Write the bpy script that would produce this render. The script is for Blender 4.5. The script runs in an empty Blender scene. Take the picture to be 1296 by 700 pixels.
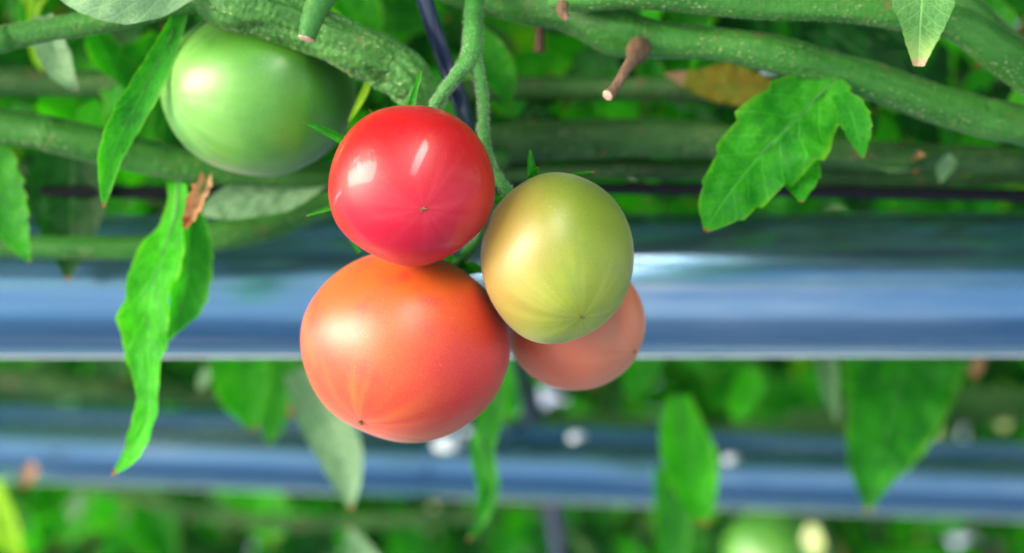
import bpy, bmesh, math, random
from mathutils import Vector, Matrix, noise
random.seed(7)
C = bpy.context.scene.collection
S = bpy.context.scene
PI = math.pi

# ------------------------------------------------------------------ camera
CAM = Vector((0, 0, 1.2)); F = 1800.0
cam = bpy.data.cameras.new('camera'); co = bpy.data.objects.new('camera', cam); C.objects.link(co)
co.location = CAM; co.rotation_euler = (PI/2, 0, 0)
cam.lens = 50; cam.sensor_width = 36; cam.clip_start = 0.02; cam.clip_end = 500
cam.dof.use_dof = True; cam.dof.focus_distance = 0.435; cam.dof.aperture_fstop = 5.2
S.camera = co
# ------------------------------------------------------------------ light
SUN = Vector((-0.88, -0.38, 0.25)).normalized()
w = bpy.data.worlds.new('World'); S.world = w; w.use_nodes = True
nt = w.node_tree; bg = nt.nodes['Background']
sky = nt.nodes.new('ShaderNodeTexSky'); sky.sky_type = 'NISHITA'; sky.sun_disc = False
sky.sun_elevation = math.asin(SUN.z); sky.sun_rotation = math.atan2(SUN.x, SUN.y)
sky.dust_density = 2.0; sky.air_density = 1.0
nt.links.new(sky.outputs[0], bg.inputs[0]); bg.inputs[1].default_value = 0.11
sl = bpy.data.lights.new('sun', 'SUN'); so = bpy.data.objects.new('sun', sl); C.objects.link(so)
sl.energy = 5.0; sl.angle = math.radians(50); sl.color = (1, .95, .87)
so.rotation_euler = SUN.to_track_quat('Z', 'Y').to_euler(); so.location = (0, -1, 3)
# added area lamp out of frame, makes the sun glint on the red tomato
bl = bpy.data.lights.new('glint_lamp', 'AREA'); bo = bpy.data.objects.new('glint_lamp', bl); C.objects.link(bo)
bl.shape = 'RECTANGLE'; bl.size = .055; bl.size_y = .44; bl.spread = math.radians(70); bl.energy = .17; bl.color = (1, .95, .88)
_bt = Vector((-.0285, .423, 1.236)); _bd = Vector((.22, -.73, .63)).normalized()
bo.location = _bt+_bd*.34
_q = _bd.to_track_quat('Z', 'Y'); _q.rotate(Matrix.Rotation(math.radians(-28), 4, _bd)); bo.rotation_euler = _q.to_euler()
S.view_settings.view_transform = 'Standard'; S.view_settings.look = 'None'
S.view_settings.exposure = 1.45; S.view_settings.gamma = 1

# ------------------------------------------------------------------ helpers
def P(px, py, d): return Vector(((px-648)/F*d, d, 1.2-(py-350)/F*d))
def R(px, d): return px/F*d
def tag(o, label, cat, group=None, kind=None):
    if label: o['label'] = label
    if cat: o['category'] = cat
    if group: o['group'] = group
    if kind: o['kind'] = kind
    return o
def empty(name, loc, label, cat, group=None):
    o = bpy.data.objects.new(name, None); C.objects.link(o); o.location = loc; o.empty_display_size = .01
    return tag(o, label, cat, group)
def mesh_obj(name, verts, faces, mat, parent=None, origin=None, uvs=None, smooth=True):
    """verts in world space; origin = world position of the object's origin (or the parent's location)"""
    o0 = Vector(parent.matrix_basis.translation) if parent is not None else (origin or Vector((0, 0, 0)))
    if parent is not None and parent.parent is not None: o0 = parent['_o'] and Vector(parent['_o'])
    me = bpy.data.meshes.new(name)
    me.from_pydata([tuple(Vector(v)-o0) for v in verts], [], faces)
    if uvs:
        l = me.uv_layers.new(name='UVMap')
        for lp in me.loops: l.data[lp.index].uv = uvs[lp.vertex_index]
    for p in me.polygons: p.use_smooth = smooth
    me.materials.append(mat)
    o = bpy.data.objects.new(name, me); C.objects.link(o)
    if parent is not None: o.parent = parent
    else: o.location = o0
    return o
def spline(pts, n):
    """Catmull-Rom through tuples of floats"""
    pts = [tuple(p) for p in pts]; m = len(pts)
    if m == 2:
        return [tuple(a+(b-a)*i/(n-1) for a, b in zip(*pts)) for i in range(n)]
    out = []
    for i in range(n):
        t = i/(n-1)*(m-1); k = min(int(t), m-2); f = t-k
        p0 = pts[k-1] if k > 0 else tuple(2*a-b for a, b in zip(pts[0], pts[1]))
        p1, p2 = pts[k], pts[k+1]
        p3 = pts[k+2] if k+2 < m else tuple(2*a-b for a, b in zip(pts[-1], pts[-2]))
        out.append(tuple(.5*((2*b)+(-a+c)*f+(2*a-5*b+4*c-d)*f*f+(-a+3*b-3*c+d)*f**3) for a, b, c, d in zip(p0, p1, p2, p3)))
    return out
def tube_geo(path, n=60, seg=16, bump=0., bscale=300., flat=1., knuck=0., ridge=0.):
    """path: (Vector, radius) list in world units -> verts, faces"""
    sp = spline([(p.x, p.y, p.z, r) for p, r in path], n)
    pos = [Vector(s[:3]) for s in sp]; rad = [max(s[3], 1e-5) for s in sp]
    verts, faces = [], []
    up = Vector((0, -1, 0.01)).normalized(); prev = None
    for i in range(n):
        t = (pos[min(i+1, n-1)]-pos[max(i-1, 0)]).normalized()
        if prev is None:
            a = t.cross(up)
            if a.length < .1: a = t.cross(Vector((0, 0, 1)))
            a.normalize()
        else:
            a = (prev-t*prev.dot(t)).normalized()
        prev = a; b = t.cross(a)
        for j in range(seg):
            th = 2*PI*j/seg
            d = a*math.cos(th)+b*math.sin(th)*flat
            r = rad[i]
            p = pos[i]+d*r
            if bump:
                q = p*bscale
                r2 = noise.noise(q)*.6+max(0, noise.noise(q*2.3+Vector((5, 1, 2))))*.9
                p = p+d*bump*r2*r
            if ridge: p = p+d*ridge*r*noise.noise(Vector((math.cos(th)*3.2, math.sin(th)*3.2, i*.045)))*2
            if knuck: p = p+d*knuck*r*noise.noise(p*45)
            verts.append(p)
    for i in range(n-1):
        for j in range(seg):
            a_, b_ = i*seg+j, i*seg+(j+1) % seg
            faces.append((a_, b_, b_+seg, a_+seg))
    verts.append(pos[0]); verts.append(pos[-1]); c0, c1 = len(verts)-2, len(verts)-1
    for j in range(seg):
        faces.append((c0, (j+1) % seg, j)); faces.append((c1, (n-1)*seg+j, (n-1)*seg+(j+1) % seg))
    return verts, faces
def pxpath(pts): return [(P(x, y, d), R(r, d)) for x, y, d, r in pts]
class Acc:
    def __init__(s): s.v, s.f, s.u = [], [], []
    def add(s, v, f, u=None):
        k = len(s.v); s.v += v; s.f += [tuple(i+k for i in q) for q in f]
        if u: s.u += u
    def build(s, name, mat, parent=None, origin=None): return mesh_obj(name, s.v, s.f, mat, parent, origin, s.u or None)

# ------------------------------------------------------------------ materials
class N:
    def __init__(s, name):
        s.m = bpy.data.materials.new(name); s.m.use_nodes = True; s.t = s.m.node_tree; s.t.nodes.clear()
        s.out = s.t.nodes.new('ShaderNodeOutputMaterial')
    def n(s, typ, ins=None, **kw):
        x = s.t.nodes.new('ShaderNode'+typ)
        for k, v in kw.items(): setattr(x, k, v)
        for k, v in (ins or {}).items(): s.put(x.inputs[k], v)
        return x
    def put(s, sock, v):
        if isinstance(v, bpy.types.Node): v = v.outputs[0]
        if isinstance(v, bpy.types.NodeSocket): s.t.links.new(v, sock)
        elif isinstance(v, (tuple, list)) and len(v) == 3 and sock.type == 'RGBA': sock.default_value = (*v, 1)
        else: sock.default_value = v
    def math(s, op, a, b=0., c=0.): return s.n('Math', {0: a, 1: b, 2: c}, operation=op).outputs[0]
    def mix(s, f, a, b, mode='MIX'):
        x = s.n('Mix', data_type='RGBA', blend_type=mode)
        s.put(x.inputs[0], f); s.put(x.inputs[6], a); s.put(x.inputs[7], b); return x.outputs[2]
    def step(s, v, lo, hi):
        x = s.n('MapRange', {0: v, 1: lo, 2: hi, 3: 0., 4: 1.}, interpolation_type='SMOOTHSTEP'); return x.outputs[0]
    def noise(s, vec, scale, detail=3., rough=.5):
        return s.n('TexNoise', {'Vector': vec, 'Scale': scale, 'Detail': detail, 'Roughness': rough}).outputs[0]
    def bump(s, h, st, dist): return s.n('Bump', {'Height': h, 'Strength': st, 'Distance': dist}).outputs[0]
    def done(s, sh): s.t.links.new(sh.outputs[0] if isinstance(sh, bpy.types.Node) else sh, s.out.inputs[0]); return s.m

def leaf_mat(name, base, lite, tip=(.30, .13, .05), edge=None, trans=.45, vein=.35, tipw=.03, rough=.55, spots=.2, tcol=None, tipgrad=None):
    m = N(name)
    uv = m.n('TexCoord').outputs['UV']; ob = m.n('TexCoord').outputs['Object']
    sx = m.n('SeparateXYZ', {0: uv}); u, v = sx.outputs[0], sx.outputs[1]
    a = m.math('ABSOLUTE', m.math('MULTIPLY_ADD', v, 2., -1.))
    wob = m.math('MULTIPLY_ADD', m.noise(ob, 120., 2.), .10, -.05)
    ph = m.math('ADD', m.math('SUBTRACT', u, m.math('MULTIPLY', m.math('POWER', a, .8), .17)), m.math('MULTIPLY', wob, .6))
    fr = m.math('PINGPONG', m.math('MULTIPLY', ph, 9.), .5)
    lat = m.math('SUBTRACT', 1., m.step(fr, 0., .09))
    mid = m.math('SUBTRACT', 1., m.step(a, .015, .07))
    vn = m.n('TexVoronoi', {'Vector': ob, 'Scale': 420.}, feature='DISTANCE_TO_EDGE').outputs[0]
    ret = m.math('SUBTRACT', 1., m.step(vn, 0., .16))
    vm = m.math('MAXIMUM', m.math('MAXIMUM', m.math('MULTIPLY', lat, .75), mid), m.math('MULTIPLY', ret, .28))
    nz = m.noise(ob, 60., 4., .6)
    col = m.mix(m.step(nz, .35, .7), base, lite)
    col = m.mix(m.math('MULTIPLY', m.noise(ob, 400., 2.), .35), col, tuple(x*.55 for x in base))
    col = m.mix(m.math('MULTIPLY', vm, vein), col, tuple(min(1, x*1.7+.05) for x in lite))
    if edge:
        e = m.math('MULTIPLY', m.step(m.math('ADD', a, m.math('MULTIPLY', nz, .35)), .98, 1.25), .7)
        col = m.mix(e, col, edge)
    if tipgrad:
        col = m.mix(m.step(u, .45, .98), col, tipgrad)
    if spots:
        sp = m.step(m.noise(ob, 170., 3., .7), .66, .74)
        col = m.mix(m.math('MULTIPLY', sp, spots), col, (.28, .14, .05))
    col = m.mix(m.step(m.math('ADD', u, m.math('MULTIPLY', nz, .04)), 1-tipw, 1-tipw+.03), col, tip)
    h = m.math('ADD', m.math('MULTIPLY', vm, -.6), m.math('MULTIPLY', m.noise(ob, 260., 4.), .9))
    nb = m.bump(h, .55, .0009)
    p = m.n('BsdfPrincipled', {'Base Color': col, 'Roughness': rough, 'Normal': nb, 'Specular IOR Level': .25})
    tc = m.mix(1., col, tcol or (1.5, 1.9, .5), 'MULTIPLY')
    t = m.n('BsdfTranslucent', {0: tc, 1: nb})
    return m.done(m.n('MixShader', {0: trans, 1: p, 2: t}))

def stem_mat(name, base, dark, speck=(.50, .56, .34), amt=.9, brown=.4, rough=.5, scale=460.):
    m = N(name)
    ob = m.n('TexCoord').outputs['Object']
    st = m.n('Mapping', {0: ob, 3: (.35, 1., 1.)}).outputs[0]
    nz = m.noise(st, 70., 4., .6)
    col = m.mix(m.step(nz, .3, .7), dark, base)
    fine = m.noise(m.n('Mapping', {0: ob, 3: (.15, 1, 1)}).outputs[0], 900., 3.)
    col = m.mix(m.math('MULTIPLY', fine, .35), col, tuple(x*.5 for x in base))
    vo = m.n('TexVoronoi', {'Vector': m.n('Mapping', {0: ob, 3: (.6, 1, 1)}).outputs[0], 'Scale': scale, 'Randomness': 1.})
    gz = m.n('SeparateXYZ', {0: m.n('NewGeometry').outputs['True Normal']}).outputs[2]
    clus = m.step(m.math('SUBTRACT', m.noise(ob, 45., 4., .7), m.math('MULTIPLY', gz, .10)), .47, .62)
    rnd = m.n('SeparateColor', {0: vo.outputs['Color']}).outputs[0]
    dot = m.math('MULTIPLY', m.math('SUBTRACT', 1., m.step(vo.outputs['Distance'], .10, .26)), m.math('GREATER_THAN', rnd, .45))
    v2 = m.n('TexVoronoi', {'Vector': m.n('Mapping', {0: ob, 3: (.5, 1, 1)}).outputs[0], 'Scale': scale*1.9})
    dot = m.math('MAXIMUM', dot, m.math('MULTIPLY', m.math('SUBTRACT', 1., m.step(v2.outputs['Distance'], .1, .4)), .6))
    dot = m.math('MULTIPLY', dot, clus)
    col = m.mix(m.math('MULTIPLY', dot, amt), col, speck)
    br = m.math('MULTIPLY', m.step(m.noise(ob, 85., 3., .7), .60, .72), brown)
    col = m.mix(br, col, (.22, .11, .06))
    h = m.math('ADD', m.math('MULTIPLY', dot, .8), m.math('MULTIPLY', m.noise(ob, 500., 4.), .6))
    nb = m.bump(h, .8, .0009)
    return m.done(m.n('BsdfPrincipled', {'Base Color': col, 'Roughness': rough, 'Normal': nb, 'Specular IOR Level': .28,
        'Sheen Weight': .06, 'Sheen Roughness': .4, 'Sheen Tint': (.7, 1, .6)}))

def plain(name, col, rough=.5, metal=0., var=.3, scale=80., spec=.5, bump=.3, stretch=(1, 1, 1), coat=0.):
    m = N(name); ob = m.n('TexCoord').outputs['Object']
    v = m.n('Mapping', {0: ob, 3: stretch}).outputs[0]
    nz = m.noise(v, scale, 4., .6)
    c = m.mix(m.math('MULTIPLY', m.step(nz, .35, .65), var), col, tuple(x*.45 for x in col))
    nb = m.bump(m.noise(v, scale*4, 4.), bump, .0006)
    return m.done(m.n('BsdfPrincipled', {'Base Color': c, 'Roughness': rough, 'Metallic': metal, 'Normal': nb, 'Specular IOR Level': spec, 'Coat Weight': coat, 'Coat Roughness': .1}))

def skin_mat(name, top, mid, end, streak, samt=.35, blotch=None, bamt=.4, rough=.33, coat=.35, sss=.12, sheen=.2, spec=.7, side=None, sidec=None, side_rng=(-.1, .9)):
    """local unit sphere coordinates, +Z towards the blossom end; colours run top -> mid -> end"""
    m = N(name)
    g = m.n('TexCoord').outputs['Object']
    ln = m.n('VectorMath', {0: g}, operation='NORMALIZE').outputs[0]
    s = m.n('SeparateXYZ', {0: ln}); z = s.outputs[2]
    flat = m.n('VectorMath', {0: m.n('CombineXYZ', {0: s.outputs[0], 1: s.outputs[1], 2: 0.}).outputs[0]}, operation='NORMALIZE').outputs[0]
    fz = m.n('VectorMath', {0: flat, 1: m.n('CombineXYZ', {0: 0., 1: 0., 2: m.math('MULTIPLY', z, .25)}).outputs[0]}, operation='ADD').outputs[0]
    big = m.noise(ln, 1.6, 3., .5)
    zz = m.math('ADD', z, m.math('MULTIPLY_ADD', big, .5, -.25))
    col = m.mix(m.step(zz, -.5, .35), top, mid)
    col = m.mix(m.step(zz, .35, 1.0), col, end)
    if blotch: col = m.mix(m.math('MULTIPLY', m.step(m.noise(ln, 2.3, 3., .55), .45, .7), bamt), col, blotch)
    if side is not None:
        d = m.n('VectorMath', {0: ln, 1: tuple(side)}, operation='DOT_PRODUCT').outputs['Value']
        col = m.mix(m.step(m.math('ADD', d, m.math('MULTIPLY_ADD', big, .3, -.15)), *side_rng), col, sidec)
    ray = m.step(m.noise(fz, 2.0, 2., .6), .42, .75)
    fade = m.step(z, .25, .97)
    col = m.mix(m.math('MULTIPLY', m.math('MULTIPLY', ray, fade), samt), col, streak)
    fine = m.noise(ln, 60., 3., .7)
    col = m.mix(m.math('MULTIPLY', m.step(fine, .45, .75), .22), col, streak)
    lv = m.n('TexVoronoi', {'Vector': ln, 'Scale': 19.})
    len_ = m.math('MULTIPLY', m.math('SUBTRACT', 1., m.step(lv.outputs['Distance'], .05, .12)), m.step(m.noise(ln, 4., 2.), .42, .6))
    col = m.mix(m.math('MULTIPLY', len_, .5), col, tuple(min(1, x*1.2+.12) for x in streak))
    pits = m.step(m.noise(ln, 30., 3., .6), .70, .73)
    col = m.mix(m.math('MULTIPLY', pits, .5), col, tuple(x*.4 for x in mid))
    nb = m.bump(m.math('ADD', m.noise(ln, 130., 3.), m.math('MULTIPLY', m.noise(fz, 5., 2.), 2.)), .10, .0006)
    p = m.n('BsdfPrincipled', {'Base Color': col, 'Roughness': rough, 'Normal': nb, 'Specular IOR Level': spec, 'Coat IOR': 1.38,
        'Coat Weight': coat, 'Coat Roughness': .09, 'Sheen Weight': sheen, 'Sheen Roughness': .35, 'Sheen Tint': (1., .86, .95, 1.), 'Subsurface Weight': sss, 'Subsurface Radius': (1., .35, .2), 'Subsurface Scale': .004})
    return m.done(p)

G1, G2 = (.008, .165, .010), (.035, .34, .012)
M = dict(
 leaf = leaf_mat('leaf_green', G1, G2, edge=(.16, .45, .03)),
 fresh = leaf_mat('leaf_fresh', (.022, .32, .006), (.065, .52, .010), edge=(.20, .55, .03), trans=.5),
 dark = leaf_mat('leaf_dark', (.003, .055, .008), (.008, .13, .010), trans=.4),
 lobed = leaf_mat('leaf_yellow_edge', (.012, .22, .008), (.050, .40, .012), edge=(.16, .42, .015), trans=.45, vein=.25, tipw=.01),
 pale = leaf_mat('leaf_underside', (.17, .33, .17), (.26, .44, .24), vein=.5, trans=.35, tcol=(.9, 1.3, .6)),
 paletip = leaf_mat('leaf_pale_tip', (.10, .30, .08), (.17, .40, .12), vein=.55, trans=.35, tip=(.62, .42, .30), tipw=.10, tipgrad=(.42, .58, .20)),
 yellow = leaf_mat('leaf_yellowing', (.38, .24, .02), (.22, .30, .02), tip=(.55, .30, .18), tipw=.15, spots=.7, trans=.4, tcol=(1.3, 1.1, .4)),
 lime = leaf_mat('leaf_lime', (.30, .62, .02), (.42, .75, .03), trans=.55),
 light_spot = leaf_mat('leaf_light_spot', (.72, .88, .30), (.80, .92, .45), tip=(.8, .9, .4), trans=.3, tcol=(1, 1, .7), rough=.25),  # very pale colour imitating bright light spots
 dry = leaf_mat('leaf_dry', (.40, .19, .08), (.52, .30, .17), tip=(.30, .10, .03), tipw=.2, spots=.5, trans=.25, tcol=(1.2, 1, .7)),
 vine = stem_mat('vine_bark', (.050, .22, .028), (.016, .12, .012), speck=(.34, .46, .18)),
 vine_rough = stem_mat('vine_bark_rough', (.070, .24, .040), (.022, .12, .016), speck=(.34, .46, .20), amt=.8, brown=.5, scale=300.),
 vine_far = stem_mat('vine_bark_far', (.050, .16, .030), (.012, .060, .010), amt=.7, brown=.6),  # darker, more varied tone puts shadow into the far stems' colour
 stalk = stem_mat('fruit_stalk_skin', (.045, .22, .035), (.028, .15, .025), amt=.15, brown=.1),
 stub = plain('dry_stub_wood', (.19, .105, .060), .8, scale=420., var=.8, stretch=(1, 1, .2), bump=.8),
 cut = plain('cut_wood_face', (.62, .42, .32), .8, scale=900., var=.6),
 hair = plain('stem_hair', (.5, .65, .42), .5, scale=50., var=.1),
 scar = plain('blossom_scar_dry', (.16, .12, .03), .8, scale=900., var=.6),
 cable = plain('cable_coating', (.020, .030, .075), .22, scale=60., var=.2, coat=.4, bump=.15),
 hose = plain('hose_plastic', (.006, .006, .012), .6, spec=.2, scale=60., var=.2),
 pale_line = plain('pale_line_white', (.70, .76, .82), .35, var=.15),
 glint_scrap = plain('glint_white', (.62, .72, .80), .25, var=.1),  # white imitating glints on the lower pipe
 black = plain('clip_plastic', (.015, .015, .02), .4),
)
def pipe_mat():
    m = N('pipe_enamel'); ob = m.n('TexCoord').outputs['Object']
    v = m.n('Mapping', {0: ob, 3: (.03, 1., 1.)}).outputs[0]
    nz = m.noise(v, 110., 5., .6); big = m.noise(m.n('Mapping', {0: ob, 3: (.25, 1, 1)}).outputs[0], 14., 4., .6)
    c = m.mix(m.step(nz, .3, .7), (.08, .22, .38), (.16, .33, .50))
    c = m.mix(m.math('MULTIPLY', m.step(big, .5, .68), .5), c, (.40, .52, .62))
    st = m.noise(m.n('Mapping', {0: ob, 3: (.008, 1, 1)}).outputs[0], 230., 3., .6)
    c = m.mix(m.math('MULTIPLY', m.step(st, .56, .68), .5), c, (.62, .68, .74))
    r = m.math('MULTIPLY_ADD', nz, .18, .16)
    nb = m.bump(m.math('ADD', m.math('MULTIPLY', nz, .6), m.noise(ob, 35., 3.)), .12, .0010)
    return m.done(m.n('BsdfPrincipled', {'Base Color': c, 'Roughness': r, 'Metallic': .9, 'Normal': nb, 'Coat Weight': .5, 'Coat Roughness': .15}))
M['pipe'] = pipe_mat()

# ------------------------------------------------------------------ setting
def ground():
    m = N('ground_film'); ob = m.n('TexCoord').outputs['Object']
    c = m.mix(m.step(m.noise(ob, 3., 5., .6), .4, .65), (.62, .66, .78), (.50, .54, .66))
    nb = m.bump(m.noise(ob, 9., 5., .6), .6, .03)
    mt = m.done(m.n('BsdfPrincipled', {'Base Color': c, 'Roughness': .5, 'Normal': nb}))
    n = 40; s = 200.
    vs = [(-s+2*s*i/n, -s+2*s*j/n, 0) for j in range(n+1) for i in range(n+1)]
    fs = [(j*(n+1)+i, j*(n+1)+i+1, (j+1)*(n+1)+i+1, (j+1)*(n+1)+i) for j in range(n) for i in range(n)]
    tag(mesh_obj('ground', vs, fs, mt), 'pale film covering the greenhouse floor', None, kind='structure')
ground()
def path():  # dark strip added as shade below the plants, darkens the pipe reflections
    m = N('floor_shade'); ob = m.n('TexCoord').outputs['Object']
    c = m.mix(m.step(m.noise(ob, 4., 5., .6), .4, .65), (.10, .17, .30), (.06, .11, .20))
    mt = m.done(m.n('BsdfPrincipled', {'Base Color': c, 'Roughness': .6, 'Normal': m.bump(m.noise(ob, 9., 5., .6), .6, .03)}))
    vs = [(-30+60*i/40, -.25 if j == 0 else 1.2, .004) for j in (0, 1) for i in range(41)]
    tag(mesh_obj('path', vs, [(i, i+1, i+42, i+41) for i in range(40)], mt), 'darker blue strip added as shade on the floor under the plants', None, kind='structure')
path()

# ------------------------------------------------------------------ pipes, hose, cable
def pipe(path, r, label, collars=()):
    a = path[0]
    e = empty('metal_pipe', a, label, 'pipe', 'long blue metal pipes under the vines')
    v, f = tube_geo([(p, r) for p in path], 40, 72)
    mesh_obj('barrel', v, f, M['pipe'], e)
    v, f = tube_geo([(p+Vector((0, -r*.30, -r*.95)), r*.022) for p in path], 40, 12)
    mesh_obj('bottom_line', v, f, M['pale_line'], e)  # thin pale line along the lower front of the barrel
    for x in collars:
        t = (x-path[0].x)/(path[-1].x-path[0].x); q = path[0].lerp(path[-1], t); dx = (path[-1]-path[0]).normalized()
        v, f = tube_geo([(q-dx*.03, r*1.012), (q-dx*.029, r*1.03), (q+dx*.029, r*1.03), (q+dx*.03, r*1.012)], 12, 72)
        mesh_obj('joint_sleeve', v, f, M['pipe'], e)
    return e
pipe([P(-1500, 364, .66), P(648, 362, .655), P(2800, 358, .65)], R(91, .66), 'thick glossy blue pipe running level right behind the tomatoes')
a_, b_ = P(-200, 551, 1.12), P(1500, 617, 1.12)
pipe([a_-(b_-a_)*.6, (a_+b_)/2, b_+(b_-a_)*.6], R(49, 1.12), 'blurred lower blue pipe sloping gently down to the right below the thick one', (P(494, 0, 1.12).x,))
# hose
v, f = tube_geo(pxpath([(-900, 240, .60, 7), (150, 243, .60, 7.5), (648, 238, .60, 7.5), (1000, 242, .60, 7.5), (1300, 247, .60, 8), (2200, 252, .6, 8)]), 60, 20)
tag(mesh_obj('irrigation_hose', v, f, M['hose'], None, P(648, 238, .6)), 'thin black irrigation hose stretched level just above the thick pipe', 'hose')
# cable
v, f = tube_geo(pxpath([(500, -160, .50, 11), (538, 0, .50, 11), (562, 75, .51, 11), (590, 155, .54, 11), (612, 260, .74, 8), (640, 400, 1.0, 8), (666, 490, 1.2, 14), (682, 560, 1.22, 14), (700, 640, 1.22, 13), (712, 760, 1.22, 9), (720, 1000, 1.22, 9)]), 80, 20)
tag(mesh_obj('support_cable', v, f, M['cable'], None, P(538, 0, .5)), 'shiny dark blue cable hanging steeply down behind the red tomato', 'cable')

# ------------------------------------------------------------------ tomatoes
def tomato(label, cx, cy, d, rx, ry, tipxy, tipdep, mat, heart=0., taper=0., calyx=True, long=1.0, seed=0, sepals=(), mk_scar=True):
    """centre in px at depth d; (tipxy) blossom end in px, tipdep>0 faces the camera"""
    rnd = random.Random(seed)
    c = P(cx, cy, d); r = R((rx+ry)/2, d)
    tx, tz = (tipxy[0]-cx)/((rx+ry)/2), -(tipxy[1]-cy)/((rx+ry)/2)
    rr = min(.985, math.hypot(tx, tz)); k = rr/max(1e-6, math.hypot(tx, tz)); tx *= k; tz *= k
    ax = Vector((tx, -math.sqrt(max(0, 1-rr*rr))*(1 if tipdep > 0 else -1), tz)).normalized()
    q = ax.to_track_quat('Z', 'Y')
    root = empty('tomato', c, label, 'tomato', 'tomatoes of the vine')
    nu, nv = 72, 96; verts, faces = [], []
    sx, sz = rx/((rx+ry)/2), ry/((rx+ry)/2)
    for i in range(nu+1):
        th = PI*i/nu
        for j in range(nv):
            ph = 2*PI*j/nv
            rad = 1.0
            lo = math.cos(th)            # +1 blossom end
            rad *= 1-heart*max(0, lo)**2*.10
            shoulder = max(0, -lo)**6
            rad *= 1-taper*max(0, -lo)*abs(math.sin(th))**1.5*.6
            rad *= 1-.14*shoulder        # dimple at the stem end
            rad *= 1+.010*math.cos(5*ph+seed)*math.sin(th)**2+.006*math.cos(3*ph+2*seed)*math.sin(th)+.018*noise.noise(Vector((math.sin(th)*math.cos(ph), math.sin(th)*math.sin(ph), lo))*1.5+Vector((seed, 0, 0)))
            rad *= 1-.012*max(0, lo)**60 # little dip at the blossom end
            p = Vector((math.sin(th)*math.cos(ph), math.sin(th)*math.sin(ph), lo*long))*rad*r
            verts.append(p)
    for i in range(nu):
        for j in range(nv):
            a, b = i*nv+j, i*nv+(j+1) % nv
            faces.append((a, a+nv, b+nv, b))
    # squash to the seen ellipse in world x/z
    inv = q.inverted()
    verts = [inv @ Vector(((q @ p).x*sx, (q @ p).y, (q @ p).z*sz)) for p in verts]
    me = bpy.data.meshes.new('fruit'); me.from_pydata([tuple(p) for p in verts], [], faces)
    for p in me.polygons: p.use_smooth = True
    me.materials.append(mat); o = bpy.data.objects.new('fruit', me); C.objects.link(o); o.parent = root
    root.rotation_mode = 'QUATERNION'; root.rotation_quaternion = q
    bm = bmesh.new(); bm.from_mesh(me); bmesh.ops.remove_doubles(bm, verts=bm.verts, dist=1e-6); bm.normal_update(); bmesh.ops.recalc_face_normals(bm, faces=bm.faces); bm.to_mesh(me); bm.free()
    top = max((v.co.z for v in me.vertices if abs(v.co.x) < r*.03 and abs(v.co.y) < r*.03))
    # blossom scar: a tiny dry beak of a few crumpled petals' remains
    if mk_scar:
        A = Acc()
        for k in range(5):
            an = k*2*PI/5+rnd.random(); l = r*rnd.uniform(.025, .05)
            b0 = Vector((0, 0, top-.0001)); e1 = b0+Vector((math.cos(an)*l, math.sin(an)*l, r*rnd.uniform(.01, .03)))
            A.add(*tube_geo([(b0, r*.010), (b0.lerp(e1, .5)+Vector((0, 0, r*.008)), r*.008), (e1, r*.003)], 8, 6))
        A.add(*tube_geo([(Vector((0, 0, top-.0002)), r*.016), (Vector((r*.01, 0, top+r*.03)), r*.007)], 6, 8))
        m2 = bpy.data.meshes.new('blossom_scar'); m2.from_pydata([tuple(p) for p in A.v], [], A.f); m2.materials.append(M['scar'])
        for p in m2.polygons: p.use_smooth = True
        s_ = bpy.data.objects.new('blossom_scar', m2); C.objects.link(s_); s_.parent = root
    if calyx:
        A = Acc(); z0 = -r*long*.90
        for k in range(6):
            an = k*PI/3+rnd.uniform(-.2, .2); L = r*rnd.uniform(.75, 1.0)
            lift = rnd.uniform(.0, .35)
            for_v = []; n = 14
            for i in range(n):
                t = i/(n-1); ww = r*.11*math.sin(PI*min(1, t*.85+.15))**.8*(1-t)**.5+r*.004
                th = t*L/r
                pr = r*1.02+lift*t*t*r*.5
                cz = -math.cos(th)*pr*long*(.9+.1*min(1, th*2)); cr = math.sin(th)*pr+.0005
                d_ = Vector((math.cos(an), math.sin(an), 0)); s_ = Vector((-math.sin(an), math.cos(an), 0))
                for sg in (-1, 0, 1): for_v.append(d_*cr+s_*ww*sg+Vector((0, 0, cz-(.0008 if sg else 0))))
            A.add(for_v, [(i*3+c_, i*3+c_+1, i*3+c_+4, i*3+c_+3) for i in range(n-1) for c_ in (0, 1)], [(i/13, c_*.5) for i in range(14) for c_ in range(3)])
        m2 = bpy.data.meshes.new('calyx'); m2.from_pydata([tuple(p) for p in A.v], [], A.f); m2.materials.append(M['leaf'])
        l = m2.uv_layers.new(name='UVMap')
        for lp in m2.loops: l.data[lp.index].uv = A.u[lp.vertex_index]
        for p in m2.polygons: p.use_smooth = True
        s_ = bpy.data.objects.new('calyx', m2); C.objects.link(s_); s_.parent = root
    return root

def side_of(cx, cy, rr_, tip, world):
    tx, tz = (tip[0]-cx)/rr_, -(tip[1]-cy)/rr_
    k = min(.985, math.hypot(tx, tz))/max(1e-6, math.hypot(tx, tz)); tx *= k; tz *= k
    ax = Vector((tx, -math.sqrt(max(0, 1-tx*tx-tz*tz)), tz)).normalized()
    return ax.to_track_quat('Z', 'Y').inverted() @ Vector(world).normalized()
red = skin_mat('skin_red', (.36, .001, .001), (.38, .0004, .003), (.36, .0004, .008), (.58, .04, .06), samt=.3, rough=.44, coat=.45, sss=.0, sheen=.03, spec=.40, side=side_of(521, 235, 104, (543, 270), (.1, -.4, -.9)), sidec=(.44, .001, .022), side_rng=(.1, 1.))
orange = skin_mat('skin_orange', (.60, .095, .004), (.60, .070, .012), (.56, .045, .014), (.74, .24, .03), samt=.38, blotch=(.56, .025, .018), bamt=.7, rough=.46, coat=.0, side=side_of(513, 439, 129, (458, 537), (.85, -.35, -.35)), sidec=(.46, .012, .008), side_rng=(.2, .95))
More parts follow.
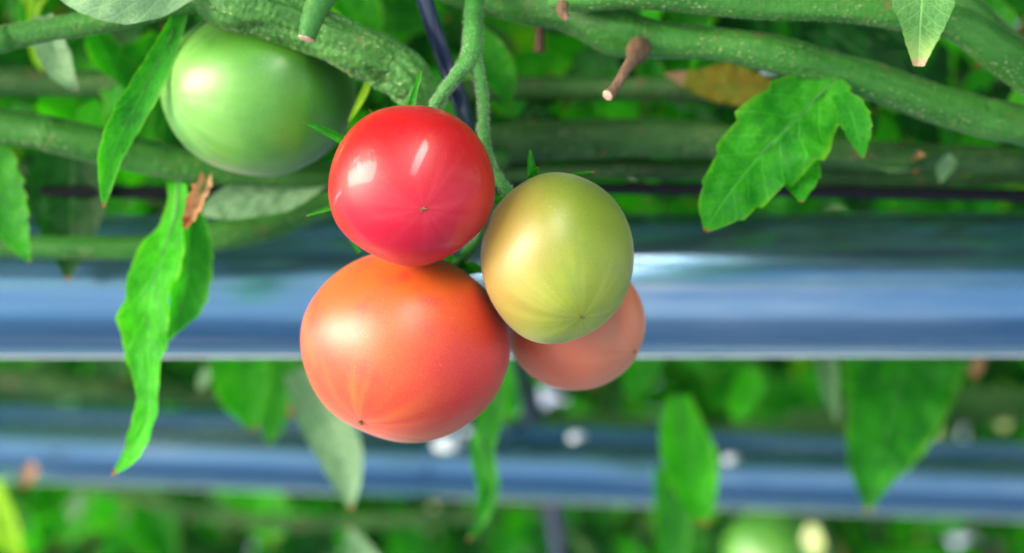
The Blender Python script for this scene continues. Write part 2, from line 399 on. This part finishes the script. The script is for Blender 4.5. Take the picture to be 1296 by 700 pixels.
olive = skin_mat('skin_olive', (.10, .16, .006), (.16, .22, .010), (.24, .31, .010), (.42, .44, .08), samt=.42, blotch=(.14, .22, .02), bamt=.5, rough=.45, coat=.0, side=side_of(705, 327, 104, (734, 402), (-.95, -.3, .1)), sidec=(.26, .18, .035), side_rng=(.05, .9))
blush = skin_mat('skin_blush', (.60, .09, .03), (.58, .13, .055), (.56, .16, .07), (.62, .30, .2), samt=.3, rough=.52, coat=.0)
green = skin_mat('skin_green', (.018, .16, .006), (.06, .26, .014), (.12, .36, .04), (.24, .46, .14), samt=.5, blotch=(.03, .20, .010), bamt=.6, rough=.42, coat=.08)

tomato('glossy ripe red tomato at the top of the cluster', 521, 235, .445, 106, 102, (543, 270), 1, red, heart=.5, seed=1)
tomato('largest tomato, orange red, hanging lowest under the red one', 513, 439, .476, 133, 124.5, (458, 537), 1, orange, heart=.6, seed=2)
tomato('olive green half ripe egg shaped tomato right of the red one', 705, 327.5, .455, 97.5, 110, (734, 402), 1, olive, heart=.5, seed=3)
tomato('pinkish brown tomato half hidden behind the olive green one', 729, 410, .500, 89, 85, (800, 443), 1, blush, heart=.2, seed=4)
tomato('large unripe bright green tomato hanging alone at upper left', 335, 117, .520, 130, 107, (236, 128), 1, green, heart=.1, taper=.35, seed=5, calyx=False, mk_scar=False)
tomato('blurred pale green tomato low behind the lower pipe', 985, 708, 1.22, 72, 70, (960, 740), 1, green, heart=.2, seed=6, mk_scar=False)

# ------------------------------------------------------------------ leaves
def leaf_geo(mid, nu=44, nv=14, fold=.25, wave=.10, serr=.10, teeth=9, yaw=0., seed=0, curl=0.):
    """mid: (px,py,d,wl,wr) px half widths left/right of the travel direction"""
    rnd = random.Random(seed); ofs = Vector((rnd.random()*50,)*3)
    sp = spline(mid, nu)
    pos = [P(s[0], s[1], s[2]) for s in sp]
    verts, uvs, faces = [], [], []
    for i in range(nu):
        t = (pos[min(i+1, nu-1)]-pos[max(i-1, 0)]).normalized()
        nrm = Vector((math.sin(yaw), -math.cos(yaw), 0)); s = t.cross(nrm).normalized(); nrm = s.cross(t).normalized()
        u = i/(nu-1)
        for j in range(nv+1):
            v = -1+2*j/nv
            wd = sp[i][3] if v < 0 else sp[i][4]
            wd = max(wd, .3)
            ph = u*teeth+(.13 if v < 0 else .5)
            saw = ph-math.floor(ph)
            wd *= 1-serr*(1-saw)*abs(v)**2*math.sin(PI*min(1, u+.02))**.3
            wd = R(wd, sp[i][2])
            a = abs(v)
            p = pos[i]+s*wd*v
            p += nrm*wd*(fold*a*a*1.2-curl*a**3)
            q = p*75+ofs
            p += nrm*wave*wd*(noise.noise(q)*2.0*a+math.sin(u*teeth*2*PI*.7+(1 if v < 0 else 2.5))*.30*a*a)
            p += nrm*wd*.10*noise.noise(q*2.7)*(1 if a > .05 else .3)
            verts.append(p); uvs.append((u, (v+1)/2))
    for i in range(nu-1):
        for j in range(nv):
            a = i*(nv+1)+j; faces.append((a, a+1, a+nv+2, a+nv+1))
    return verts, faces, uvs, pos, [R((s[3]+s[4])/2, s[2]) for s in sp]

def leaf(label, mid, mat, name='tomato_leaf', rib=True, lobes=(), ribmat='stalk', ribpx=2.2, group=None, petiole=None, **k):
    v, f, u, pos, wd = leaf_geo(mid, **k)
    e = empty(name, pos[0], label, 'leaf', group or 'tomato leaves')
    mesh_obj('blade', v, f, M[mat], e, uvs=u)
    for n_, (lm, lmat) in enumerate(lobes):
        v, f, u, p2, w2 = leaf_geo(lm, seed=k.get('seed', 0)+n_+1, **{a: b for a, b in k.items() if a != 'seed'})
        mesh_obj('side_lobe', v, f, M[lmat], e, uvs=u)
    if rib:
        nr = Vector((0, 0.0004, 0))
        pts = [(p+nr, R(ribpx, p.y)*(1-.85*i/(len(pos)-1))) for i, p in enumerate(pos)][:-2:4]
        if petiole: pts = [(P(x, y, d), R(r, d)) for x, y, d, r in petiole]+pts[1:]
        v, f = tube_geo(pts, 40, 8)
        mesh_obj('midrib', v, f, M[ribmat], e)
    return e

# --- near leaves, each described
leaf('narrow dark green leaf hanging left of the green tomato', [(232, 8, .50, 8, 8), (212, 55, .50, 16, 14), (190, 98, .50, 22, 18), (163, 150, .50, 20, 22), (143, 195, .495, 15, 19), (134, 235, .49, 9, 9), (131, 263, .49, 1, 1)], 'leaf', seed=1, yaw=.25, fold=.3, petiole=[(245, -30, .51, 4)])
leaf('small pale green leaf with brown tip below the speckled upper left stem', [(40, -20, .56, 8, 8), (52, 40, .56, 16, 14), (68, 75, .56, 20, 24), (84, 98, .555, 18, 16), (99, 112, .555, 3, 3)], 'pale', seed=2, tee=0) if False else None
leaf('small pale green leaf with brown tip below the speckled upper left stem', [(58, 20, .56, 10, 14), (64, 55, .56, 20, 20), (74, 82, .56, 22, 18), (86, 102, .555, 14, 10), (99, 114, .555, 2, 2)], 'pale', seed=2, serr=.03)
leaf('thin lime yellow leaf lit through, crossing behind the upper left stem', [(72, -30, .60, 10, 10), (46, 5, .60, 8, 8), (42, 40, .60, 7, 7), (46, 72, .60, 6, 6), (54, 92, .60, 1, 1)], 'lime', seed=3, serr=.02)
leaf('pale veined leaf underside lying on the upper left stem', [(262, -20, .475, 6, 6), (215, -6, .475, 22, 14), (165, -2, .47, 34, 28), (120, -10, .47, 32, 30), (85, -22, .475, 22, 18), (62, -44, .48, 3, 3)], 'pale', seed=4, fold=.15, serr=.04, wave=.2)
leaf('serrated leaf with yellowing edge at the left border', [(-30, 165, .55, 16, 16), (-10, 205, .55, 34, 30), (4, 255, .55, 36, 30), (22, 300, .55, 20, 18), (38, 332, .55, 2, 2)], 'lobed', seed=5, serr=.18)
leaf('long bright green curled leaf dangling across both pipes at left', [(226, 232, .53, 16, 14), (222, 275, .53, 18, 18), (206, 322, .525, 36, 30), (193, 365, .52, 38, 32), (188, 410, .52, 34, 32), (187, 450, .52, 27, 30), (189, 490, .52, 18, 20), (187, 525, .52, 19, 18), (174, 560, .52, 17, 15), (158, 585, .52, 9, 9), (141, 602, .52, 1, 1)], 'fresh', seed=6, nu=70, fold=.25, wave=.3, serr=.08, teeth=14, yaw=-.3)
leaf('dark green twisted leaf behind the long curled one', [(246, 270, .545, 12, 12), (240, 305, .545, 26, 30), (238, 345, .545, 28, 30), (228, 385, .545, 26, 20), (212, 420, .54, 10, 8), (200, 440, .54, 1, 1)], 'leaf', seed=7, fold=.5, yaw=.5)
leaf('shrivelled brown dried leaf above the long curled leaf', [(262, 226, .52, 7, 7), (252, 248, .512, 15, 13), (245, 268, .512, 10, 11), (234, 288, .515, 3, 3)], 'dry', seed=8, serr=.3, teeth=5, wave=.9, fold=.6)
leaf('grey green leaf underside beneath the large green tomato', [(412, 226, .56, 10, 10), (365, 240, .56, 26, 18), (320, 248, .56, 28, 22), (280, 258, .56, 22, 16), (252, 272, .56, 3, 3)], 'pale', seed=9, serr=.04)
leaf('broad lobed green leaf with yellow rim hanging at right', [(1062, 96, .50, 22, 22), (1026, 132, .50, 52, 50), (988, 170, .495, 62, 64), (954, 205, .495, 54, 56), (928, 238, .49, 44, 44), (908, 266, .49, 30, 30), (893, 293, .49, 3, 3)], 'lobed', seed=10, nu=60, nv=20, serr=.16, teeth=6, fold=.12, wave=.16,
     lobes=[([(1060, 118, .497, 10, 10), (1075, 140, .497, 22, 17), (1084, 168, .495, 20, 15), (1092, 200, .495, 2, 2)], 'lobed'), ([(985, 170, .500, 26, 26), (1008, 215, .499, 34, 34), (1014, 256, .493, 3, 3)], 'lobed')])
leaf('pale green leaf with cream tip hanging at the upper right', [(1168, -40, .46, 24, 24), (1166, 0, .46, 40, 41), (1164, 35, .46, 30, 28), (1163, 62, .46, 17, 17), (1162, 84, .46, 7, 7)], 'paletip', seed=11, serr=.05, fold=.25)
leaf('yellow orange dying leaf under the right vine', [(985, 112, .58, 8, 8), (950, 112, .58, 22, 22), (915, 110, .58, 22, 30), (880, 104, .58, 14, 18), (842, 94, .58, 2, 2)], 'yellow', seed=12, wave=.4)
leaf('yellow tipped leaf beside the forked fruit stalk', [(598, 40, .57, 14, 14), (618, 70, .57, 24, 24), (636, 100, .57, 18, 20), (646, 136, .57, 2, 2)], 'lime' if False else 'lobed', seed=13, serr=.03)
leaf('large dark leaf hanging over the thick pipe at far left', [(95, 170, .60, 20, 20), (92, 215, .60, 52, 54), (90, 265, .60, 50, 50), (88, 315, .60, 26, 26), (86, 356, .60, 2, 2)], 'dark', seed=14, serr=.12)
leaf('dark green leaf behind the upper right vine', [(1000, 5, .60, 12, 12), (1050, 40, .60, 34, 30), (1100, 75, .60, 32, 30), (1150, 105, .60, 20, 20), (1195, 118, .60, 2, 2)], 'dark', seed=15)
leaf('bright green sunlit leaf at the top behind the thick vine', [(400, -60, .66, 30, 30), (430, -10, .66, 48, 46), (455, 35, .66, 36, 34), (475, 75, .66, 3, 3)], 'fresh', seed=16)
# mid distance, between and over the pipes
leaf('broad dark pointed leaf hanging over the lower pipe at right', [(1150, 400, .78, 60, 60), (1142, 460, .78, 78, 80), (1130, 520, .775, 62, 66), (1112, 575, .77, 44, 48), (1103, 615, .77, 20, 24), (1098, 648, .77, 2, 2)], 'leaf', seed=20, serr=.06, fold=.2)
leaf('medium green leaf with ragged tip over the lower pipe right of centre', [(858, 500, .80, 14, 14), (862, 545, .80, 32, 30), (874, 590, .80, 36, 36), (884, 630, .795, 24, 24), (889, 664, .79, 8, 8)], 'fresh', seed=21, serr=.08)
leaf('blue green leaf hanging below the lower pipe right of centre', [(848, 590, .95, 22, 22), (850, 640, .95, 24, 24), (851, 700, .95, 20, 20), (850, 760, .95, 2, 2)], 'leaf', seed=22)
leaf('pale green leaf hanging under the largest tomato at its left', [(372, 470, .74, 14, 14), (400, 520, .74, 32, 26), (425, 560, .735, 33, 30), (438, 600, .73, 22, 22), (444, 646, .73, 2, 2)], 'pale', seed=23, serr=.04)
leaf('narrow wavy leaf hanging under the pinkish brown tomato', [(632, 470, .72, 8, 8), (622, 520, .72, 16, 14), (610, 570, .715, 16, 15), (618, 615, .71, 14, 14), (610, 655, .71, 8, 8), (592, 684, .71, 1, 1)], 'leaf', seed=24, wave=.5, serr=.03)
leaf('bright green broad leaf between the two pipes at left', [(308, 420, .78, 30, 30), (306, 460, .78, 40, 40), (312, 500, .78, 30, 34), (322, 545, .78, 4, 4)], 'fresh', seed=25, serr=.03)
leaf('dull green leaf with brown edge between the pipes at left', [(362, 450, .84, 16, 16), (352, 490, .84, 26, 26), (346, 530, .84, 20, 20), (340, 562, .84, 2, 2)], 'lobed', seed=26)
leaf('pale narrow leaf edge beside the broad dark pointed leaf', [(1046, 430, .82, 14, 14), (1046, 470, .82, 14, 14), (1052, 505, .82, 9, 9), (1060, 538, .82, 1, 1)], 'pale', seed=27)
leaf('lime green leaf in the bottom left corner', [(-20, 610, 1.1, 20, 20), (-5, 650, 1.1, 26, 28), (10, 680, 1.1, 20, 20), (30, 715, 1.1, 2, 2)], 'lime', seed=28)
leaf('pale leaf tip at the bottom edge below the largest tomato', [(470, 780, .9, 30, 30), (462, 730, .9, 32, 32), (450, 690, .9, 16, 16), (440, 668, .9, 2, 2)], 'pale', seed=29)
leaf('bright leaf glowing behind the dark centre vine', [(640, 60, .92, 24, 24), (680, 68, .92, 36, 36), (725, 72, .92, 30, 30), (770, 80, .92, 4, 4)], 'lime', seed=30)
leaf('bright green leaf below the centre vine, softly blurred', [(620, 150, .95, 16, 16), (680, 150, .95, 28, 28), (740, 148, .95, 24, 24), (800, 130, .95, 3, 3)], 'fresh', seed=31)

for x, y, d, w_, lab in [(365, 681, 1.5, 9, 'tiny added leaf as a bright spot below the lower pipe at left'), (336, 683, 1.6, 9, 'tiny added leaf as a bright spot left of another low at left'),
    (1030, 684, 1.16, 14, 'small added leaf as a bright spot in front of the blurred pale tomato'), (1270, 531, 1.5, 9, 'tiny added leaf as a bright spot between the pipes near the right border'),
    (1182, 541, 1.45, 9, 'tiny added leaf as a bright spot right of the broad dark pointed leaf'), (1055, 549, 1.4, 9, 'tiny added leaf as a bright spot left of the broad dark pointed leaf tip'),
    (550, 652, 1.5, 9, 'tiny added leaf as a bright spot under the lower pipe at centre'), (520, 30, .95, 11, 'tiny added leaf as a bright spot left of the dark blue cable'), (700, 55, .88, 12, 'tiny added leaf as a bright spot behind the short stub')]:
    leaf(lab, [(x, y-w_*1.4, d, w_*.5, w_*.5), (x-1, y-w_*.5, d, w_, w_), (x, y+w_*.5, d, w_, w_), (x+1, y+w_*1.6, d, 1, 1)], 'light_spot', name='leaflet', rib=False, nu=16, nv=8, serr=0, seed=x, yaw=-.7, fold=.1)  # added pale leaflets standing in for out-of-focus spots of light

for x, y, d, w_, lab in [(568, 562, 1.065, 15, 'pale scrap added as a glint on the lower pipe below the largest tomato'), (592, 546, 1.075, 6, 'smaller pale scrap added as a glint on the lower pipe right of the biggest one'),
    (730, 553, 1.07, 8, 'pale scrap added as a glint on the lower pipe under the pinkish brown tomato'), (925, 581, 1.068, 8, 'pale scrap added as a glint on the lower pipe beside the ragged green leaf')]:
    leaf(lab, [(x-w_*1.3, y+2, d, w_*.3, w_*.3), (x-w_*.4, y, d-.004, w_*.65, w_*.65), (x+w_*.5, y-1, d-.004, w_*.6, w_*.6), (x+w_*1.3, y+1, d, 1, 1)], 'glint_scrap', name='painted_glint', rib=False, nu=16, nv=8, serr=0, seed=x, fold=.2)  # added pale scraps imitating glints on the pipe
for x, y, d, w_, mt, lab in [(1160, 205, .57, 9, 'dry', 'withered brown leaf scrap under the right vine'), (1195, 212, .575, 12, 'pale', 'pale shrivelled leaf above the hose at right'), (36, 600, 1.06, 10, 'dry', 'pale brown bud on the lower pipe edge at far left'),
    (95, 640, 1.2, 12, 'pale', 'pale bud hanging below the lower pipe at far left'), (395, 478, .82, 14, 'fresh', 'small bright sprout left of the largest tomato'), (372, 515, .80, 9, 'dry', 'tiny brown leaf scrap between the pipes at left'),
    (258, 478, .84, 10, 'pale', 'tiny pale bud between the pipes at left'), (865, 100, .66, 12, 'dry', 'small withered scrap beside the yellow orange leaf'), (810, 470, .95, 24, 'leaf', 'green leaf under the thick pipe right of the cluster'),
    (940, 500, .98, 22, 'fresh', 'round bright green leaf between the pipes right of centre'), (1235, 465, .85, 10, 'dry', 'tiny brown scrap under the thick pipe at right'), (1250, 40, .60, 26, 'leaf', 'curled green leaf in the upper right corner'),
    (1235, 180, .64, 26, 'fresh', 'green leaf beneath the long vine at the right border'), (1010, 25, .60, 14, 'dark', 'dark small leaf in the gap between the two right vines'), (520, 175, .62, 14, 'leaf', 'leaf behind the red tomato'),
    (160, 115, .62, 26, 'fresh', 'green leaf in the shade left of the narrow hanging leaf'), (20, 130, .62, 24, 'leaf', 'green leaf under the far left stems')]:
    if 'behind the red' in lab: continue
    leaf(lab, [(x+w_*.2, y-w_*1.5, d, w_*.3, w_*.3), (x+w_*.3, y-w_*.6, d, w_, w_*.8), (x-w_*.1, y+w_*.5, d, w_*.8, w_*.9), (x-w_*.5, y+w_*1.7, d, 1, 1)], mt, name='leaflet', rib=False, nu=30, nv=10, serr=.2, teeth=6, wave=.5, seed=x, yaw=-.2, fold=.3)
leaf('thin pale sepal edge at the right end of the green tomato', [(468, 98, .50, 3, 3), (462, 115, .50, 5, 5), (452, 135, .50, 4, 4), (440, 156, .505, 1, 1)], 'lime', name='sepal', rib=False, nu=20, nv=6, serr=0)

# ------------------------------------------------------------------ vines
rnd = random.Random(3)
def hairs(path, n, L, A):
    sp = spline([(p.x, p.y, p.z, r) for p, r in path], 200)
    for _ in range(n):
        k = rnd.randrange(2, 197); c = Vector(sp[k][:3]); r = sp[k][3]; t = (Vector(sp[k+1][:3])-Vector(sp[k-1][:3])).normalized()
        d = Vector((rnd.gauss(0, 1), rnd.gauss(0, 1), rnd.gauss(0, 1))); d = (d-t*d.dot(t)).normalized()
        b0 = c+d*r*.95; tip = b0+(d+t*rnd.uniform(-.4, .4)).normalized()*L*rnd.uniform(.4, 1.2)
        s = t*.00005; q = d.cross(t)*.00005
        A.add([b0-s, b0+s*.5+q, b0+s*.5-q, tip], [(0, 1, 3), (1, 2, 3), (2, 0, 3)])
def vine(label, pts, mat='vine', bump=.05, n=160, seg=40, name='vine_stem', knuck=.1, bscale=700., cat='stem', flat=1., ridge=.05):
    path = pxpath(pts); e = empty(name, path[len(path)//2][0], label, cat, 'tomato vine stems')
    v, f = tube_geo(path, n, seg, bump, bscale, flat, knuck, ridge)
    mesh_obj('stem', v, f, M[mat], e)
    if path[len(path)//2][0].y < .56:
        H = Acc(); hairs([(P(x, y, d), R(r_, d)) for x, y, d, r_ in pts], 5000, .0009, H); H.build('fine_hairs', M['hair'], e)['kind'] = 'stuff'
    return e
def stub(e, pts, mat='stub', cut='cut', name='leaf_scar'):
    path = pxpath(pts); v, f = tube_geo(path, 30, 20, .10, 900.)
    mesh_obj(name, v, f, M[mat], e)
    p, r = path[-1]; t = (p-path[-2][0]).normalized()
    v, f = tube_geo([(p-t*r*.05, r*.97), (p+t*r*.10, r*.88), (p+t*r*.16, r*.5)], 6, 20, .15, 1500.)
    mesh_obj('cut_face', v, f, M[cut], e)
vine('speckled green stem slanting up across the upper left corner', [(-700, 180, .52, 17), (-60, 62, .50, 16), (0, 50, .50, 15.5), (60, 38, .50, 15), (130, 26, .50, 15), (200, 10, .50, 15), (280, -10, .50, 16), (360, -40, .51, 18)])
e = vine('thick knobbly grey green vine slanting down to the red tomato', [(180, -150, .50, 30), (250, -40, .49, 34), (300, 3, .485, 36), (340, 16, .485, 31), (400, 38, .485, 30), (450, 62, .485, 31), (490, 82, .49, 32), (520, 106, .49, 29), (540, 150, .50, 22), (590, 240, .56, 20), (660, 300, .66, 18)], 'vine_rough', .10, n=320, seg=80, knuck=.14, bscale=650., ridge=.10)
stub(e, [(420, -30, .475, 22), (405, 0, .47, 17), (395, 25, .468, 14), (388, 49, .467, 11)], 'stalk', name='side_shoot')
vine('long pale stem passing left to right under the green tomato', [(-500, 100, .54, 21), (0, 160, .54, 22), (70, 172, .54, 22), (150, 190, .545, 22), (230, 208, .55, 20), (310, 218, .555, 17), (400, 222, .56, 15), (520, 218, .57, 14), (640, 200, .58, 12)], 'vine', .10)
vine('smooth thin stem just above the thick pipe at left', [(-500, 290, .585, 15), (0, 311, .585, 15), (110, 313, .585, 15), (200, 312, .585, 15), (280, 298, .585, 20), (340, 282, .59, 22), (400, 262, .59, 16), (480, 240, .59, 12), (640, 225, .6, 10)], 'vine', .03)
e = vine('long speckled vine arching down to the right border', [(480, -60, .52, 22), (580, -16, .515, 24), (650, 2, .51, 25), (720, 16, .505, 26), (780, 39, .50, 30), (830, 50, .50, 24), (900, 55, .50, 21), (980, 68, .50, 22), (1060, 90, .505, 23), (1140, 116, .51, 24), (1230, 145, .515, 25), (1330, 165, .52, 26), (1800, 260, .55, 26)], 'vine', .06, n=300)
stub(e, [(810, 58, .497, 15), (806, 66, .488, 14), (801, 75, .480, 8.5), (790, 92, .475, 6.8), (777, 113, .472, 6.5), (769, 121, .470, 7.5)], name='dry_stub')
v, f = tube_geo(pxpath([(683, 22, .53, 6), (683, 50, .53, 6), (682, 66, .53, 7)]), 16, 12, .1, 900.); mesh_obj('short_stub', v, f, M['stub'], e)
e = vine('upper stem with torn brown end above the speckled vine', [(693, 4, .488, 7), (730, 2, .487, 13), (800, -6, .485, 17), (880, -2, .485, 19), (960, 6, .485, 19), (1060, 10, .487, 18), (1150, 20, .49, 20), (1210, 30, .495, 22), (1260, 62, .50, 24), (1310, 100, .505, 25), (1420, 190, .52, 25)], 'vine', .03)
stub(e, [(712, 6, .482, 8), (712, 15, .480, 7), (718, 24, .479, 4)], name='torn_end')
vine('pale diagonal stem crossing the upper right corner', [(1120, -120, .53, 22), (1190, -20, .53, 22), (1235, 25, .53, 22), (1280, 62, .535, 20), (1340, 105, .54, 20), (1500, 200, .56, 20)], 'vine', .03)
# forked truss stalk
e = empty('fruit_stalk', P(598, 0, .47), 'hairy forked green fruit stalk joining the tomatoes to the vine', 'stalk')
v, f = tube_geo(pxpath([(604, -30, .50, 13), (600, 10, .485, 12), (599, 45, .478, 12.5), (596, 72, .474, 13), (584, 88, .472, 10), (572, 103, .470, 8), (560, 120, .470, 8), (549, 140, .472, 9), (540, 175, .475, 9)]), 90, 24, .05, 700.)
mesh_obj('stem', v, f, M['stalk'], e)
fork = pxpath([(597, 60, .476, 9), (602, 84, .474, 9), (608, 105, .474, 7.5), (612, 135, .475, 7), (612, 165, .476, 7), (617, 200, .478, 7), (630, 226, .478, 7), (650, 250, .47, 8), (675, 262, .465, 8)])
v, f = tube_geo(fork, 90, 20, .05, 700.); mesh_obj('fork', v, f, M['stalk'], e)
v, f = tube_geo(pxpath([(618, 205, .480, 6), (612, 250, .485, 6), (604, 300, .488, 7), (570, 345, .48, 7)]), 30, 16); mesh_obj('lower_fork', v, f, M['stalk'], e)
A = Acc()
hairs(pxpath([(600, 10, .485, 12), (599, 45, .478, 12.5), (596, 72, .474, 13), (584, 88, .472, 10), (572, 103, .470, 8), (560, 120, .470, 8), (549, 140, .472, 9)]), 1400, .0011, A)
hairs(fork, 1800, .0012, A)
o = A.build('fine_hairs', M['hair'], e); o['kind'] = 'stuff'
# free sepal tips peeping round the red tomato, and one on the olive tomato
def sepal(label, pts, mat='leaf'):
    leaf(label, pts, mat, name='sepal', rib=False, nu=24, nv=6, serr=0, fold=.5, wave=.1)
sepal('slim pointed sepal reaching left from the top left of the red tomato', [(452, 186, .470, 7, 7), (432, 176, .466, 6, 6), (405, 163, .462, 4, 4), (384, 155, .460, 1, 1)])
sepal('thin upright sepal on top of the red tomato', [(518, 142, .455, 6, 6), (524, 120, .455, 4, 4), (530, 100, .455, 2.5, 2.5), (533, 90, .455, 1, 1)])
sepal('tiny sepal poking out left of the red tomato below its middle', [(428, 258, .462, 5, 5), (412, 265, .462, 3, 3), (388, 273, .462, 1, 1)])
sepal('tiny sepal in the gap above the largest tomato', [(455, 320, .48, 3, 3), (448, 312, .48, 2, 2), (443, 305, .48, 1, 1)])
sepal('short upright sepal on top of the olive green tomato', [(674, 222, .470, 6, 6), (672, 205, .470, 4, 4), (671, 190, .470, 1, 1)])
# far vines
for i, (lab, pts) in enumerate([
 ('dark blurred stem crossing behind the stub at upper centre', [(560, 115, .60, 14), (640, 112, .60, 15), (760, 112, .60, 15), (900, 118, .60, 14), (1100, 160, .62, 12)]),
 ('broad blurred stem above the olive green tomato', [(560, 190, .59, 20), (640, 182, .59, 24), (760, 174, .59, 25), (880, 176, .59, 23), (1000, 190, .59, 20), (1300, 205, .6, 16)]),
 ('blurred stem just above the black hose', [(560, 228, .60, 10), (700, 216, .60, 13), (850, 214, .61, 13), (1000, 220, .65, 14), (1150, 225, .66, 12), (1400, 220, .66, 12)]),
 ('dark blurred stem behind the upper left leaves', [(-300, 95, .61, 15), (0, 103, .61, 17), (130, 105, .61, 16), (230, 108, .61, 14), (420, 130, .62, 12)]),
 ('dark blurred stem left of the green tomato, low', [(-100, 225, .66, 8), (60, 215, .66, 8), (140, 235, .66, 7), (300, 290, .68, 7)]),
 ('blurred stem between the pipes at far left', [(-300, 470, .95, 15), (0, 482, .95, 17), (120, 490, .95, 16), (260, 500, .97, 12), (450, 492, 1.0, 10)]),
 ('blurred stem slanting below the lower pipe at left', [(60, 600, 1.3, 8), (180, 630, 1.3, 9), (280, 655, 1.3, 9), (420, 662, 1.3, 10), (620, 650, 1.3, 9)]),
 ('olive blurred stem between the pipes right of centre', [(640, 540, 1.25, 11), (760, 535, 1.25, 11), (900, 548, 1.25, 12), (1030, 540, 1.25, 12), (1300, 520, 1.25, 12)]),
 ('pale blurred stem between the pipes at the right border', [(1000, 530, 1.3, 8), (1120, 510, 1.3, 9), (1220, 500, 1.3, 9), (1400, 502, 1.3, 9)]),
 ('brownish blurred stem below the lower pipe at centre', [(640, 625, 1.35, 6), (690, 650, 1.35, 8), (740, 690, 1.35, 8), (780, 760, 1.35, 8)]),
 ('thin blurred stem high at the right border', [(1100, 90, .75, 8), (1200, 100, .75, 9), (1296, 95, .75, 9), (1500, 80, .75, 9)]),
 ('thin curled stem right of the lobed leaf', [(1088, 195, .56, 4), (1110, 210, .56, 4), (1140, 214, .56, 5), (1170, 204, .565, 6), (1200, 190, .57, 5)]),
]):
    vine(lab, pts, 'vine_far', .06, n=70, seg=20)

# ------------------------------------------------------------------ foliage masses
def simple_leaf(A, pos, L, W, dirn, nrm, rnd):
    nu, nv = 7, 4
    t0 = dirn.normalized(); s = t0.cross(nrm)
    if s.length < .05: s = t0.cross(Vector((1, .2, 0)))
    s.normalize(); n = s.cross(t0)
    bend = rnd.uniform(-.5, .5); cup = rnd.uniform(.1, .6); wv = rnd.uniform(0, 6)
    vs, us = [], []
    for i in range(nu+1):
        u = i/nu; wd = W*math.sin(PI*min(1, u*.93+.05))**.7*(1-.3*u)*(1+.18*math.sin(u*17+wv))
        c = pos+t0*L*u+n*(bend*u*u*L)
        for j in range(nv+1):
            v = -1+2*j/nv
            vs.append(c+s*wd*v*(1+.1*math.sin(u*11+j))+n*wd*(cup*v*v+.12*math.sin(u*9+wv+v*2))); us.append((u, (v+1)/2))
    A.add(vs, [(i*(nv+1)+j, i*(nv+1)+j+1, (i+1)*(nv+1)+j+1, (i+1)*(nv+1)+j) for i in range(nu) for j in range(nv)], us)
def mass(name, label, n, mats, region, size, seed, ok=lambda p: True):
    """region: x0,x1,y0,y1,z0,z1 in metres"""
    rnd = random.Random(seed); acc = {k: Acc() for k, _ in mats}
    ks = [k for k, _ in mats]; wt = [q for _, q in mats]; done = 0
    while done < n:
        p = Vector((rnd.uniform(region[0], region[1]), rnd.uniform(region[2], region[3]), rnd.uniform(region[4], region[5])))
        if not ok(p): continue
        done += 1
        L = rnd.uniform(*size); d = Vector((rnd.gauss(0, .7), rnd.gauss(0, .6), rnd.gauss(-.8, .5)))
        simple_leaf(acc[rnd.choices(ks, wt)[0]], p, L, L*rnd.uniform(.2, .34), d, Vector((rnd.gauss(0, .6), -1+rnd.gauss(0, .5), rnd.gauss(.3, .5))), rnd)
    o = Acc(); me_idx = []; mlist = []
    for k in ks:
        mlist.append(M[k]); me_idx += [len(mlist)-1]*len(acc[k].f); o.add(acc[k].v, acc[k].f, acc[k].u)
    ob = mesh_obj(name, o.v, o.f, mlist[0], None, None, o.u)
    for m_ in mlist[1:]: ob.data.materials.append(m_)
    ob.data.polygons.foreach_set('material_index', me_idx)
    tag(ob, label, 'foliage', kind='stuff'); return ob
def rows(p): return 350-(p.z-1.2)/p.y*F   # row of the photograph the point falls on
mass('upper_foliage', 'dense dark foliage behind the upper vines', 1000, [('dark', 3), ('leaf', 4), ('fresh', 3), ('lime', .5)], (-.8, .8, .74, 1.05, 1.30, 1.75), (.04, .09), 11)
mass('hanging_foliage', 'leafy growth above the pipe, part of the same row', 420, [('dark', 3), ('leaf', 4), ('fresh', 2.5), ('dry', .2), ('pale', .3)], (-.5, .5, .72, 1.0, 1.235, 1.33), (.03, .055), 12)
mass('canopy_sky_block', 'leafy crown above the fruit, extended overhead unseen to block the sky', 2200, [('dark', 3), ('leaf', 4), ('fresh', 1)], (-1.1, 1.1, -.9, .9, 1.38, 1.85), (.06, .11), 13, lambda p: p.z > 1.42+max(0, .45-p.y)*.42 and (p.y < .05 or rows(p) < -70) and (p-_bt-_bd*(p-_bt).dot(_bd)).length > .10)  # spread over the camera to block sky light, gap left for the lamp
mass('far_foliage', 'far blurred foliage behind both pipes', 6500, [('dark', 5), ('leaf', 4), ('fresh', 2.4), ('lime', .25), ('dry', .15), ('pale', .4)], (-1.8, 1.8, 1.28, 2.6, .35, 1.9), (.05, .12), 14)  # the few lime leaves imitate bright gaps in the foliage
mass('row_foliage', 'leafy rows standing beyond the far foliage', 2600, [('dark', 5), ('leaf', 4), ('fresh', .6)], (-2.6, 2.6, 2.6, 3.6, .0, 2.1), (.14, .24), 15)
mass('inner_foliage', 'small leaves among the stems just above the thick pipe', 150, [('dark', 3), ('leaf', 4), ('fresh', 2), ('dry', .2), ('lime', .3)], (-.30, .30, .585, .70, 1.262, 1.36), (.022, .045), 17)
